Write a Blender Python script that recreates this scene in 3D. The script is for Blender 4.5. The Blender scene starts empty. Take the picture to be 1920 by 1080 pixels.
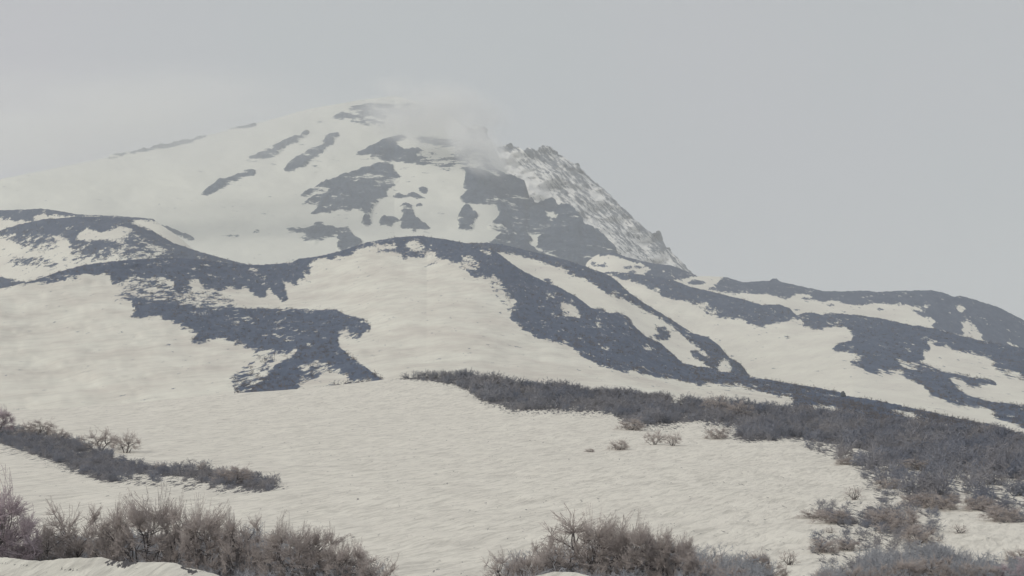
import bpy, math, random
import numpy as np

# ------------------------------------------------------------------ camera
F = 3045.0                      # focal length in pixels of the 1920 px wide photograph
PITCH = math.atan((883 - 540) / F)
cp, sp = math.cos(PITCH), math.sin(PITCH)
C = bpy.context.scene.collection
scene = bpy.context.scene
cam_d = bpy.data.cameras.new('camera')
cam_d.sensor_width = 36.0
cam_d.lens = 36.0 * F / 1920.0
cam_d.clip_start = 1.0
cam_d.clip_end = 60000.0
cam = bpy.data.objects.new('camera', cam_d)
cam.location = (0, 0, 0)
cam.rotation_euler = (math.pi / 2 + PITCH, 0, 0)
C.objects.link(cam)
scene.camera = cam
scene.render.resolution_x = 1024
scene.render.resolution_y = 576

# ------------------------------------------------------------------ sky and sun (overcast)
SUN_EL, SUN_AZ = math.radians(36), math.radians(-125)      # azimuth clockwise from +Y
world = bpy.data.worlds.new('World')
scene.world = world
world.use_nodes = True
wn = world.node_tree
wn.nodes.clear()
wo = wn.nodes.new('ShaderNodeOutputWorld')
mix = wn.nodes.new('ShaderNodeMixShader')
bg1 = wn.nodes.new('ShaderNodeBackground')
bg2 = wn.nodes.new('ShaderNodeBackground')
sky = wn.nodes.new('ShaderNodeTexSky')
sky.sky_type = 'NISHITA'
sky.sun_disc = False
sky.sun_elevation = SUN_EL
sky.sun_rotation = SUN_AZ
sky.altitude = 1100
wn.links.new(sky.outputs[0], bg1.inputs[0])
bg1.inputs[1].default_value = 0.06
tcw = wn.nodes.new('ShaderNodeTexCoord')
nw = wn.nodes.new('ShaderNodeTexNoise')
nw.inputs['Scale'].default_value = 3.0
nw.inputs['Detail'].default_value = 3.0
crw = wn.nodes.new('ShaderNodeValToRGB')
crw.color_ramp.elements[0].position = 0.3
crw.color_ramp.elements[0].color = (0.480, 0.512, 0.520, 1)
crw.color_ramp.elements[1].position = 0.7
crw.color_ramp.elements[1].color = (0.520, 0.515, 0.540, 1)
wn.links.new(tcw.outputs['Generated'], nw.inputs['Vector'])
wn.links.new(nw.outputs[0], crw.inputs[0])
wn.links.new(crw.outputs[0], bg2.inputs[0])
bg2.inputs[1].default_value = 1.0
mix.inputs[0].default_value = 0.90
wn.links.new(bg1.outputs[0], mix.inputs[1])
wn.links.new(bg2.outputs[0], mix.inputs[2])
wn.links.new(mix.outputs[0], wo.inputs[0])

sun_d = bpy.data.lights.new('sun', 'SUN')
sun_d.energy = 1.45
sun_d.angle = math.radians(14)
sun_d.color = (1.0, 0.95, 0.84)
sun = bpy.data.objects.new('sun', sun_d)
sv = np.array([math.sin(SUN_AZ) * math.cos(SUN_EL), math.cos(SUN_AZ) * math.cos(SUN_EL), math.sin(SUN_EL)])
from mathutils import Vector
sun.rotation_euler = Vector(sv).to_track_quat('Z', 'Y').to_euler()
sun.location = (-300, -200, 400)
C.objects.link(sun)
scene.view_settings.view_transform = 'Standard'
scene.view_settings.look = 'None'
scene.view_settings.exposure = 0.05
scene.view_settings.gamma = 1.0
scene.cycles.volume_bounces = 3
scene.cycles.max_bounces = 6
scene.cycles.diffuse_bounces = 3
scene.cycles.volume_step_rate = 1.0
scene.cycles.volume_max_steps = 128

HAZE_DENSITY = 1.25e-4

# ------------------------------------------------------------------ helpers
rng = np.random.default_rng(7)
random.seed(7)


def ray(x, y, Y):
    """world point on the line of sight through photo pixel (x, y) at forward distance Y"""
    u = (np.asarray(x, float) - 960.0) / F
    v = (540.0 - np.asarray(y, float)) / F
    dy = cp - v * sp
    return Y * u / dy, Y + 0 * u, Y * (sp + v * cp) / dy


_perm = rng.permutation(4096)
_vals = rng.random(4096)


def vnoise(x, y):
    xi = np.floor(x).astype(np.int64); yi = np.floor(y).astype(np.int64)
    fx = x - xi; fy = y - yi
    fx = fx * fx * (3 - 2 * fx); fy = fy * fy * (3 - 2 * fy)
    def h(a, b):
        return _vals[_perm[(_perm[a & 4095] + b) & 4095]]
    return ((h(xi, yi) * (1 - fx) + h(xi + 1, yi) * fx) * (1 - fy)
            + (h(xi, yi + 1) * (1 - fx) + h(xi + 1, yi + 1) * fx) * fy)


def fbm(x, y, octs=4, gain=0.5):
    s = 0; a = 1; t = 0
    for k in range(octs):
        s = s + a * vnoise(x * 2 ** k + 17.3 * k, y * 2 ** k - 9.1 * k); t += a; a *= gain
    return s / t - 0.5


def tag(o, label=None, cat=None, group=None, kind=None):
    if label: o['label'] = label
    if cat: o['category'] = cat
    if group: o['group'] = group
    if kind: o['kind'] = kind
    return o


def np_mesh(name, V, Q, mats=(), smooth=True, attrs=None):
    """V (n,3), Q (m,k) faces of k corners"""
    me = bpy.data.meshes.new(name)
    V = np.ascontiguousarray(V, np.float32); Q = np.ascontiguousarray(Q, np.int32)
    m, k = Q.shape
    me.vertices.add(len(V)); me.vertices.foreach_set('co', V.ravel())
    me.loops.add(m * k); me.loops.foreach_set('vertex_index', Q.ravel())
    me.polygons.add(m)
    me.polygons.foreach_set('loop_start', np.arange(0, m * k, k, dtype=np.int32))
    me.polygons.foreach_set('loop_total', np.full(m, k, np.int32))
    me.polygons.foreach_set('use_smooth', np.full(m, smooth, bool))
    if attrs:
        for an, av in attrs.items():
            a = me.attributes.new(an, 'FLOAT', 'POINT')
            a.data.foreach_set('value', np.ascontiguousarray(av, np.float32))
    me.update(calc_edges=True)
    for mt in mats: me.materials.append(mt)
    return me


# ------------------------------------------------------------------ cover maps: where scrub and rock show through the snow
X0, X1, Y0, Y1 = -400, 2320, 130, 1180


def poly_fill(img, pts, val):
    P = np.array(pts, float); P[:, 0] -= X0; P[:, 1] -= Y0
    xa, ya = P[:, 0], P[:, 1]; xb, yb = np.roll(xa, -1), np.roll(ya, -1)
    for r in range(max(0, int(ya.min())), min(img.shape[0], int(ya.max()) + 2)):
        yc = r + 0.5
        hit = (ya <= yc) != (yb <= yc)
        if not hit.any(): continue
        xs = np.sort(xa[hit] + (yc - ya[hit]) * (xb[hit] - xa[hit]) / (yb[hit] - ya[hit]))
        for i in range(0, len(xs) - 1, 2):
            a, b = int(round(xs[i])), int(round(xs[i + 1]))
            img[r, max(a, 0):max(min(b, img.shape[1]), 0)] = val


def blur(img, s):
    n = int(3 * s) + 1
    k = np.exp(-0.5 * (np.arange(-n, n + 1) / s) ** 2); k /= k.sum()
    for ax in (0, 1):
        pad = [(0, 0), (0, 0)]; pad[ax] = (n, n)
        p = np.pad(img, pad, mode='edge'); out = np.zeros_like(img)
        for i, w in enumerate(k):
            out += w * (p[i:i + img.shape[0], :] if ax == 0 else p[:, i:i + img.shape[1]])
        img = out
    return img


def cover(polys, s=2.0, bottom=0.0):
    img = np.full((Y1 - Y0, X1 - X0), bottom, np.float32)
    for val, pts in polys: poly_fill(img, pts, val)
    return 0.42 * blur(img, s * 0.7) + 0.58 * blur(img, s * 3.0)


def sample(img, x, y):
    x = np.clip(np.asarray(x) - X0 - 0.5, 0, img.shape[1] - 1.001); y = np.clip(np.asarray(y) - Y0 - 0.5, 0, img.shape[0] - 1.001)
    xi = x.astype(int); yi = y.astype(int); fx = x - xi; fy = y - yi
    return ((img[yi, xi] * (1 - fx) + img[yi, xi + 1] * fx) * (1 - fy)
            + (img[yi + 1, xi] * (1 - fx) + img[yi + 1, xi + 1] * fx) * fy)


# ------------------------------------------------------------------ materials
def nodes(name):
    m = bpy.data.materials.new(name); m.use_nodes = True
    nt = m.node_tree; nt.nodes.clear()
    out = nt.nodes.new('ShaderNodeOutputMaterial')
    b = nt.nodes.new('ShaderNodeBsdfPrincipled')
    b.inputs['Roughness'].default_value = 0.85
    b.inputs['Specular IOR Level'].default_value = 0.15
    nt.links.new(b.outputs[0], out.inputs[0])
    return m, nt, b


def N(nt, t, **kw):
    n = nt.nodes.new(t)
    for k, v in kw.items():
        if k in ('operation', 'blend_type', 'data_type', 'noise_dimensions', 'interpolation_type', 'attribute_name', 'feature', 'distance', 'clamp'):
            setattr(n, k, v)
        else:
            n.inputs[k].default_value = v
    return n


def ramp(nt, src, stops):
    r = nt.nodes.new('ShaderNodeValToRGB')
    e = r.color_ramp.elements
    while len(e) < len(stops): e.new(0.5)
    for i, (p, c) in enumerate(stops):
        e[i].position = p; e[i].color = c if len(c) == 4 else (*c, 1)
    nt.links.new(src, r.inputs[0])
    return r.outputs[0]


def mapped(nt, scale, rot=(0, 0, 0)):
    g = nt.nodes.new('ShaderNodeNewGeometry')
    mp = nt.nodes.new('ShaderNodeMapping')
    mp.vector_type = 'TEXTURE'       # turned first, then scaled
    mp.inputs['Scale'].default_value = tuple(1.0 / v for v in scale)
    mp.inputs['Rotation'].default_value = rot
    nt.links.new(g.outputs['Position'], mp.inputs['Vector'])
    return mp.outputs[0]


SNOW_A = (0.82, 0.795, 0.71)
SNOW_B = (0.72, 0.685, 0.62)


def terrain_mat(name, px_m, snow=(SNOW_A, SNOW_B), dark=((0.055, 0.078, 0.125), (0.098, 0.126, 0.188)), amp=1.40,
                yscale=0.13, ripples=0.0, gully=None, rippl_scale=1.0, edge=0.06, fleck=0.22):
    """snow with scrub or rock showing through where the 'cover' attribute says so.
    px_m: metres that one photo pixel covers at this distance"""
    m, nt, b = nodes(name)
    L = nt.links.new
    at = nt.nodes.new('ShaderNodeAttribute'); at.attribute_name = 'cover'
    s = 1.0 / px_m
    if gully:
        vec = mapped(nt, tuple(v * s for v in gully[0]), gully[1])
        sc = 1.0
    else:
        vec = mapped(nt, (s, s * yscale, s))
        sc = 1.0
    n1 = N(nt, 'ShaderNodeTexNoise', Scale=sc * 0.085, Detail=8.0, Roughness=0.76)
    L(vec, n1.inputs['Vector'])
    # stretch the noise to a fuller range, then shift the cover value with it
    st = N(nt, 'ShaderNodeMapRange'); st.inputs[1].default_value = 0.30; st.inputs[2].default_value = 0.70
    st.inputs[3].default_value = -0.5 * amp; st.inputs[4].default_value = 0.5 * amp; st.clamp = False
    L(n1.outputs[0], st.inputs[0])
    nf = N(nt, 'ShaderNodeTexNoise', Scale=sc * 0.022, Detail=3.0, Roughness=0.55); L(vec, nf.inputs['Vector'])
    fz = N(nt, 'ShaderNodeMapRange'); fz.inputs[1].default_value = 0.50; fz.inputs[2].default_value = 0.68
    fz.inputs[3].default_value = 1.0; fz.inputs[4].default_value = 1.0 - fleck; L(nf.outputs[0], fz.inputs[0])
    cm = N(nt, 'ShaderNodeMath', operation='MULTIPLY'); L(at.outputs['Fac'], cm.inputs[0]); L(fz.outputs[0], cm.inputs[1])
    ad = N(nt, 'ShaderNodeMath', operation='ADD'); L(cm.outputs[0], ad.inputs[0]); L(st.outputs[0], ad.inputs[1])
    th = N(nt, 'ShaderNodeMapRange', interpolation_type='SMOOTHSTEP'); th.inputs[1].default_value = 0.5 - edge; th.inputs[2].default_value = 0.5 + edge
    L(ad.outputs[0], th.inputs[0])
    # dark cover colour
    n2 = N(nt, 'ShaderNodeTexNoise', Scale=sc * 0.07, Detail=8.0, Roughness=0.72); L(vec, n2.inputs['Vector'])
    nb = N(nt, 'ShaderNodeTexNoise', Scale=sc * 0.5, Detail=4.0, Roughness=0.8); L(vec, nb.inputs['Vector'])
    n2m = N(nt, 'ShaderNodeMix', data_type='FLOAT'); n2m.inputs[0].default_value = 0.45
    L(n2.outputs[0], n2m.inputs[2]); L(nb.outputs[0], n2m.inputs[3])
    d2 = tuple(c * k for c, k in zip(dark[1], (1.75, 1.45, 1.15)))
    dc = ramp(nt, n2m.outputs[0], [(0.36, dark[0]), (0.55, dark[1]), (0.68, d2)])
    # snow colour: broad dirty patches and fine flecks
    v3 = mapped(nt, (s * 0.012, s * 0.006, s * 0.012))
    n3 = N(nt, 'ShaderNodeTexNoise', Scale=1.0, Detail=6.0, Roughness=0.62); L(v3, n3.inputs['Vector'])
    scol = ramp(nt, n3.outputs[0], [(0.34, snow[1]), (0.62, snow[0])])
    last = scol
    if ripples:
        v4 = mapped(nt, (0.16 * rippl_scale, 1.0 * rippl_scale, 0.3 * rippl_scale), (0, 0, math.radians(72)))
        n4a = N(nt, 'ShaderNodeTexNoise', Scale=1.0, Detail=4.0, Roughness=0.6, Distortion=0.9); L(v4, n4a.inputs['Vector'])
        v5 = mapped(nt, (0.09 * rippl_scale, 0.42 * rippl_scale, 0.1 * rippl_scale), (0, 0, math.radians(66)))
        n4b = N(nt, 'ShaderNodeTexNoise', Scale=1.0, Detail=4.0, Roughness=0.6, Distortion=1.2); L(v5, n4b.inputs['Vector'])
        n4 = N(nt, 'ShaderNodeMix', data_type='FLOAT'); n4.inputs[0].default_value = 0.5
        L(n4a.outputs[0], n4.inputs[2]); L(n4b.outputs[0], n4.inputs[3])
        rm = ramp(nt, n4.outputs[0], [(0.38, (1 - ripples,) * 3), (0.54, (1, 1, 1))])  # darker streaks in the colour: part dirt, part painted ripple shading beside the bump
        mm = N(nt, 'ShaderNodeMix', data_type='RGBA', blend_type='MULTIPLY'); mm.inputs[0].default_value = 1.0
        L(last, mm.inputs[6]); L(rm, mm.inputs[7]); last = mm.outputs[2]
    mx = N(nt, 'ShaderNodeMix', data_type='RGBA')
    L(th.outputs[0], mx.inputs[0]); L(last, mx.inputs[6]); L(dc, mx.inputs[7])
    L(mx.outputs[2], b.inputs['Base Color'])
    bp = N(nt, 'ShaderNodeBump', Strength=0.5, Distance=px_m * 3)
    if ripples:
        bp.inputs['Distance'].default_value = 0.35
        bp.inputs['Strength'].default_value = 0.9
        L(n4.outputs[0], bp.inputs['Height'])
    else:
        L(n2.outputs[0], bp.inputs['Height'])
    L(bp.outputs[0], b.inputs['Normal'])
    return m


def simple_mat(name, c0, c1, scale=3.0, rough=0.9):
    m, nt, b = nodes(name)
    b.inputs['Roughness'].default_value = rough
    tc = nt.nodes.new('ShaderNodeTexCoord')
    n = N(nt, 'ShaderNodeTexNoise', Scale=scale, Detail=5.0, Roughness=0.65)
    nt.links.new(tc.outputs['Object'], n.inputs['Vector'])
    nt.links.new(ramp(nt, n.outputs[0], [(0.3, c0), (0.7, c1)]), b.inputs['Base Color'])
    return m


# ------------------------------------------------------------------ terrain sheets
def interp(pts):
    P = np.array(pts, float)
    return lambda x: np.interp(x, P[:, 0], P[:, 1])


STEP = 1.8
SH = {}


def sheet(name, xa, xb, crest, foot, Yf, Yc, mat, img, p=1.0, rough=0.0, rough_m=10.0, scrub=0.0, scrub_m=1.5,
          back=200.0, drop=25.0, taper=None, jag=0.0, jag_px=6.0, pre=None, label=None, yfun=None, step=STEP):
    """one hill: rises from its foot line to its crest line and falls away behind. Real distances, so a true relief."""
    xs = np.arange(xa, xb + step, step)
    cy = crest(xs).astype(float)
    kn = np.hanning(61); kn /= kn.sum()
    def smooth(a): return np.convolve(np.pad(a, 30, mode='edge'), kn, 'valid')
    fy = np.maximum(foot(xs), cy + 6.0)
    cs, fs = smooth(smooth(cy)), smooth(smooth(fy))
    if callable(jag): jag = jag(xs)
    if np.any(jag):
        cy = cy + jag * 2.0 * fbm(xs / jag_px, xs * 0 + len(name) * 3.7, 4, 0.6)
    nrow = max(24, int((fy - cy).max() / step))
    t = np.linspace(0, 1, nrow)
    y = fy[None, :] + (cy - fy)[None, :] * t[:, None]
    x = np.repeat(xs[None, :], nrow, 0)
    if yfun is not None:
        Y = yfun(x, y)
    else:
        yf, yc = Yf(xs)[None, :], Yc(xs)[None, :]
        ts = np.clip((fs[None, :] - y) / np.maximum(fs - cs, 5)[None, :], -0.1, 1.15)
        Y = yf + (yc - yf) * np.sign(ts) * np.abs(ts) ** p
    if rough:
        Y = Y * 1.0 + rough * fbm(x / rough_m / 8 + 3.1, y / rough_m / 4 - 1.7, 4) 
    Px, Py, Pz = ray(x, y, Y)
    cov = sample(img, x, y)
    if name == 'snow_slope': Pz = Pz + hA(Px, Py)
    if scrub:
        s = np.clip((cov - 0.45) * 3, 0, 1)
        nz = fbm(Px / scrub_m, Py / scrub_m * 0.5, 3, 0.7) + 0.35
        Pz = Pz + scrub * s * np.clip(nz, 0, 1.2)
    SH[name] = (Px, Py, Pz, cov)
    rows = [(Px, Py, Pz, cov)]
    if pre is not None: rows.insert(0, pre(Px[0], Py[0], Pz[0], cov[0]))
    # the far side of the hill
    K = 14
    k = (np.arange(1, K + 1) / K)[:, None]
    yc_ = Py[-1][None, :]
    tt = back * k ** 1.4
    sl = math.tan(math.radians(drop))
    zb = Pz[-1][None, :] - sl * tt * (tt / (tt + back * 0.12))
    sc = (yc_ + tt) / yc_
    rows.append((Px[-1][None, :] * sc, yc_ + tt, zb, np.repeat(cov[-1][None, :], K, 0)))
    PX = np.vstack([r[0] for r in rows]); PY = np.vstack([r[1] for r in rows]); PZ = np.vstack([r[2] for r in rows]); CV = np.vstack([r[3] for r in rows])
    R, Cn = PX.shape
    idx = np.arange(R * Cn).reshape(R, Cn)
    Q = np.stack([idx[:-1, :-1].ravel(), idx[:-1, 1:].ravel(), idx[1:, 1:].ravel(), idx[1:, :-1].ravel()], 1)
    me = np_mesh(name, np.stack([PX.ravel(), PY.ravel(), PZ.ravel()], 1), Q, [mat], True, {'cover': CV.ravel()})
    o = bpy.data.objects.new(name, me); C.objects.link(o)
    tag(o, label, 'hill', None, 'structure')
    return o


# ---- crest lines (photo pixels) of every hill
crestA = interp([(-400, 800), (-150, 778), (0, 771), (200, 758), (440, 738), (600, 727), (740, 710), (800, 706), (880, 712), (1000, 728),
                 (1100, 738), (1200, 750), (1300, 760), (1400, 767), (1500, 777), (1600, 792), (1700, 808), (1800, 823), (1920, 840), (2320, 890)])
crestB = interp([(-400, 590), (-100, 552), (0, 541), (60, 528), (110, 511), (160, 497), (230, 489), (300, 484), (345, 485), (400, 491), (440, 496),
                 (490, 498), (545, 494), (560, 486), (600, 481), (640, 471), (690, 455), (740, 446), (790, 443), (850, 452), (880, 458), (900, 463),
                 (930, 473), (957, 493), (983, 510), (1017, 527), (1050, 540), (1080, 557), (1107, 577), (1143, 588), (1160, 587), (1190, 613),
                 (1213, 633), (1237, 643), (1260, 663), (1280, 682), (1307, 688), (1327, 690), (1347, 697), (1370, 700), (1403, 707), (1480, 720),
                 (1573, 736), (1587, 744), (1657, 755), (1747, 775), (1827, 793), (1853, 797), (1890, 808), (1920, 817), (2100, 850), (2320, 890)])
crestC = interp([(840, 520), (860, 462), (880, 457), (900, 456), (927, 457), (960, 463), (1000, 473), (1057, 487), (1103, 502), (1143, 517), (1160, 530),
                 (1180, 550), (1210, 570), (1240, 588), (1270, 607), (1297, 625), (1327, 633), (1347, 647), (1358, 660), (1367, 671),
                 (1378, 677), (1389, 684), (1400, 698), (1410, 712), (1430, 745), (1500, 800)])
crestD = interp([(1080, 560), (1110, 525), (1135, 511), (1150, 510), (1180, 513), (1227, 518), (1260, 525), (1293, 538), (1323, 545), (1353, 552), (1393, 562),
                 (1427, 572), (1460, 571), (1480, 578), (1493, 592), (1510, 587), (1527, 587), (1540, 592), (1557, 587), (1613, 592), (1647, 597),
                 (1697, 608), (1753, 617), (1800, 630), (1843, 640), (1887, 648), (1920, 654), (2050, 690), (2320, 760)])
crestE = interp([(1085, 540), (1100, 492), (1112, 482), (1125, 476), (1150, 474), (1180, 484), (1203, 490), (1227, 495), (1257, 498), (1277, 505), (1307, 518),
                 (1323, 518), (1357, 519), (1393, 530), (1443, 527), (1449, 523), (1456, 523), (1463, 529), (1513, 540), (1547, 547), (1630, 546), (1643, 549),
                 (1680, 546), (1747, 545), (1770, 550), (1790, 558), (1800, 555), (1827, 562), (1880, 580), (1920, 602), (2050, 660), (2320, 770)])
crestF1 = interp([(-400, 500), (-100, 450), (0, 433), (33, 422), (80, 412), (143, 407), (200, 407), (247, 411), (253, 417), (283, 430), (300, 443), (327, 457),
                  (357, 467), (400, 480), (443, 492), (477, 499), (520, 520), (600, 560)])
crestF2 = interp([(-400, 425), (-100, 402), (0, 395), (33, 394), (77, 392), (110, 396), (143, 402), (167, 404), (213, 405), (250, 408), (287, 411),
                  (293, 416), (330, 440), (400, 500), (450, 540)])
crestG = interp([(-400, 440), (-150, 370), (0, 336), (200, 296), (272, 281), (335, 268), (385, 255), (425, 245), (480, 232), (580, 204), (650, 192), (700, 184),
                 (740, 180), (790, 192), (840, 213), (867, 233), (880, 239), (897, 238), (907, 241), (914, 258), (922, 268), (934, 290), (944, 312), (953, 330), (983, 342),
                 (987, 357), (993, 373), (1003, 380), (1013, 383), (1020, 377), (1040, 375), (1047, 387), (1067, 388), (1080, 400), (1090, 410),
                 (1097, 425), (1117, 433), (1137, 447), (1150, 463), (1160, 477), (1200, 530), (1260, 600)])
crestH = interp([(840, 300), (880, 275), (908, 262), (930, 277), (942, 276), (950, 272), (962, 274), (974, 279), (983, 284), (992, 277), (1000, 281), (1005, 285),
                 (1011, 279), (1022, 274), (1033, 278), (1044, 288), (1067, 302), (1080, 309), (1094, 320), (1108, 336), (1128, 351), (1144, 366),
                 (1161, 386), (1178, 398), (1192, 413), (1211, 430), (1224, 440), (1229, 436), (1238, 442), (1244, 456), (1250, 466), (1261, 476),
                 (1275, 488), (1289, 504), (1306, 518), (1340, 560), (1400, 620)])

# ---- cover maps
covA = cover([
    (0.42, [(1560, 850), (1700, 868), (1920, 910), (2100, 940), (2100, 1000), (1930, 960), (1800, 925), (1700, 935), (1650, 955), (1620, 900)]),
    (0.36, [(1500, 950), (1620, 940), (1760, 960), (1770, 1040), (1640, 1050), (1530, 1060), (1510, 1000), (1600, 1000)]),
    (0.5, [(1480, 822), (1560, 838), (1640, 850), (1800, 880), (1920, 905), (2320, 960), (2320, 1000), (1920, 925), (1850, 905), (1760, 890), (1690, 905), (1630, 895), (1590, 870), (1530, 850)]),
    (0.42, [(1330, 790), (1400, 800), (1400, 830), (1330, 818), (1310, 808)]),
    (0.40, [(1155, 782), (1260, 795), (1300, 800), (1250, 812), (1190, 808), (1160, 800)]),
    (1.0, [(722, 708), (740, 703), (800, 696), (880, 700), (1000, 716), (1200, 738), (1400, 755), (1700, 795), (1920, 825), (2320, 880), (2320, 960), (1920, 900),
           (1850, 888), (1780, 875), (1700, 862), (1640, 845), (1560, 833), (1500, 822), (1450, 824), (1400, 828), (1375, 815), (1395, 800), (1330, 790),
           (1240, 793), (1200, 796), (1160, 785), (1120, 772), (1040, 769), (960, 770), (910, 755), (880, 735), (850, 722), (790, 713), (740, 711)]),
    (0.35, [(870, 735), (905, 760), (960, 778), (1150, 782), (1150, 774), (960, 768), (910, 753)]),
    (0.45, [(200, 888), (480, 905), (540, 915), (480, 926), (400, 922), (260, 912), (200, 905), (150, 893), (60, 868), (60, 850)]),
    (0.30, [(0, 838), (60, 850), (130, 880), (60, 868), (0, 852)]),
    (1.0, [(-400, 740), (-100, 772), (0, 797), (60, 808), (130, 822), (200, 850), (260, 870), (330, 877), (440, 882), (500, 895), (535, 914), (500, 921),
           (450, 912), (400, 902), (340, 893), (250, 888), (215, 890), (228, 903), (200, 902), (170, 893), (150, 884), (90, 858), (0, 834), (-400, 790)]),
    (1.0, [(-400, 1030), (0, 1040), (60, 1020), (100, 1005), (350, 1010), (500, 1020), (600, 1045), (680, 1070), (720, 1090), (720, 1180), (-400, 1180)]),
    (0.2, [(-10, 1025), (30, 1020), (55, 1030), (60, 1042), (0, 1045)]),
    (1.0, [(925, 1078), (1000, 1062), (1060, 1045), (1150, 1036), (1260, 1036), (1320, 1050), (1380, 1068), (1430, 1085), (1430, 1180), (920, 1180)]),
    (0.9, [(1640, 1053), (1700, 1042), (1780, 1040), (1830, 1058), (1900, 1066), (2000, 1060), (2320, 1060), (2320, 1180), (1540, 1180), (1545, 1080), (1600, 1062)]),
    (0.9, [(1525, 958), (1560, 956), (1605, 970), (1603, 987), (1565, 983)]),
    (0.9, [(1615, 962), (1660, 956), (1695, 968), (1706, 988), (1722, 1012), (1690, 1012), (1660, 995), (1622, 985)]),
    (0.9, [(1697, 932), (1740, 918), (1800, 932), (1805, 944), (1760, 955), (1722, 947), (1700, 940)]),
    (0.8, [(1812, 932), (1850, 926), (1900, 950), (1935, 978), (1880, 984), (1840, 962), (1815, 950)]),
    (0.36, [(1600, 905), (1680, 900), (1740, 912), (1690, 928), (1640, 925)]),
    (0.33, [(1520, 1012), (1600, 1008), (1620, 1030), (1560, 1042), (1520, 1035)]),
    (0.33, [(1700, 1000), (1760, 1015), (1760, 1035), (1700, 1035), (1640, 1045), (1620, 1050), (1640, 1030)]),
], 2.2)

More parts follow.
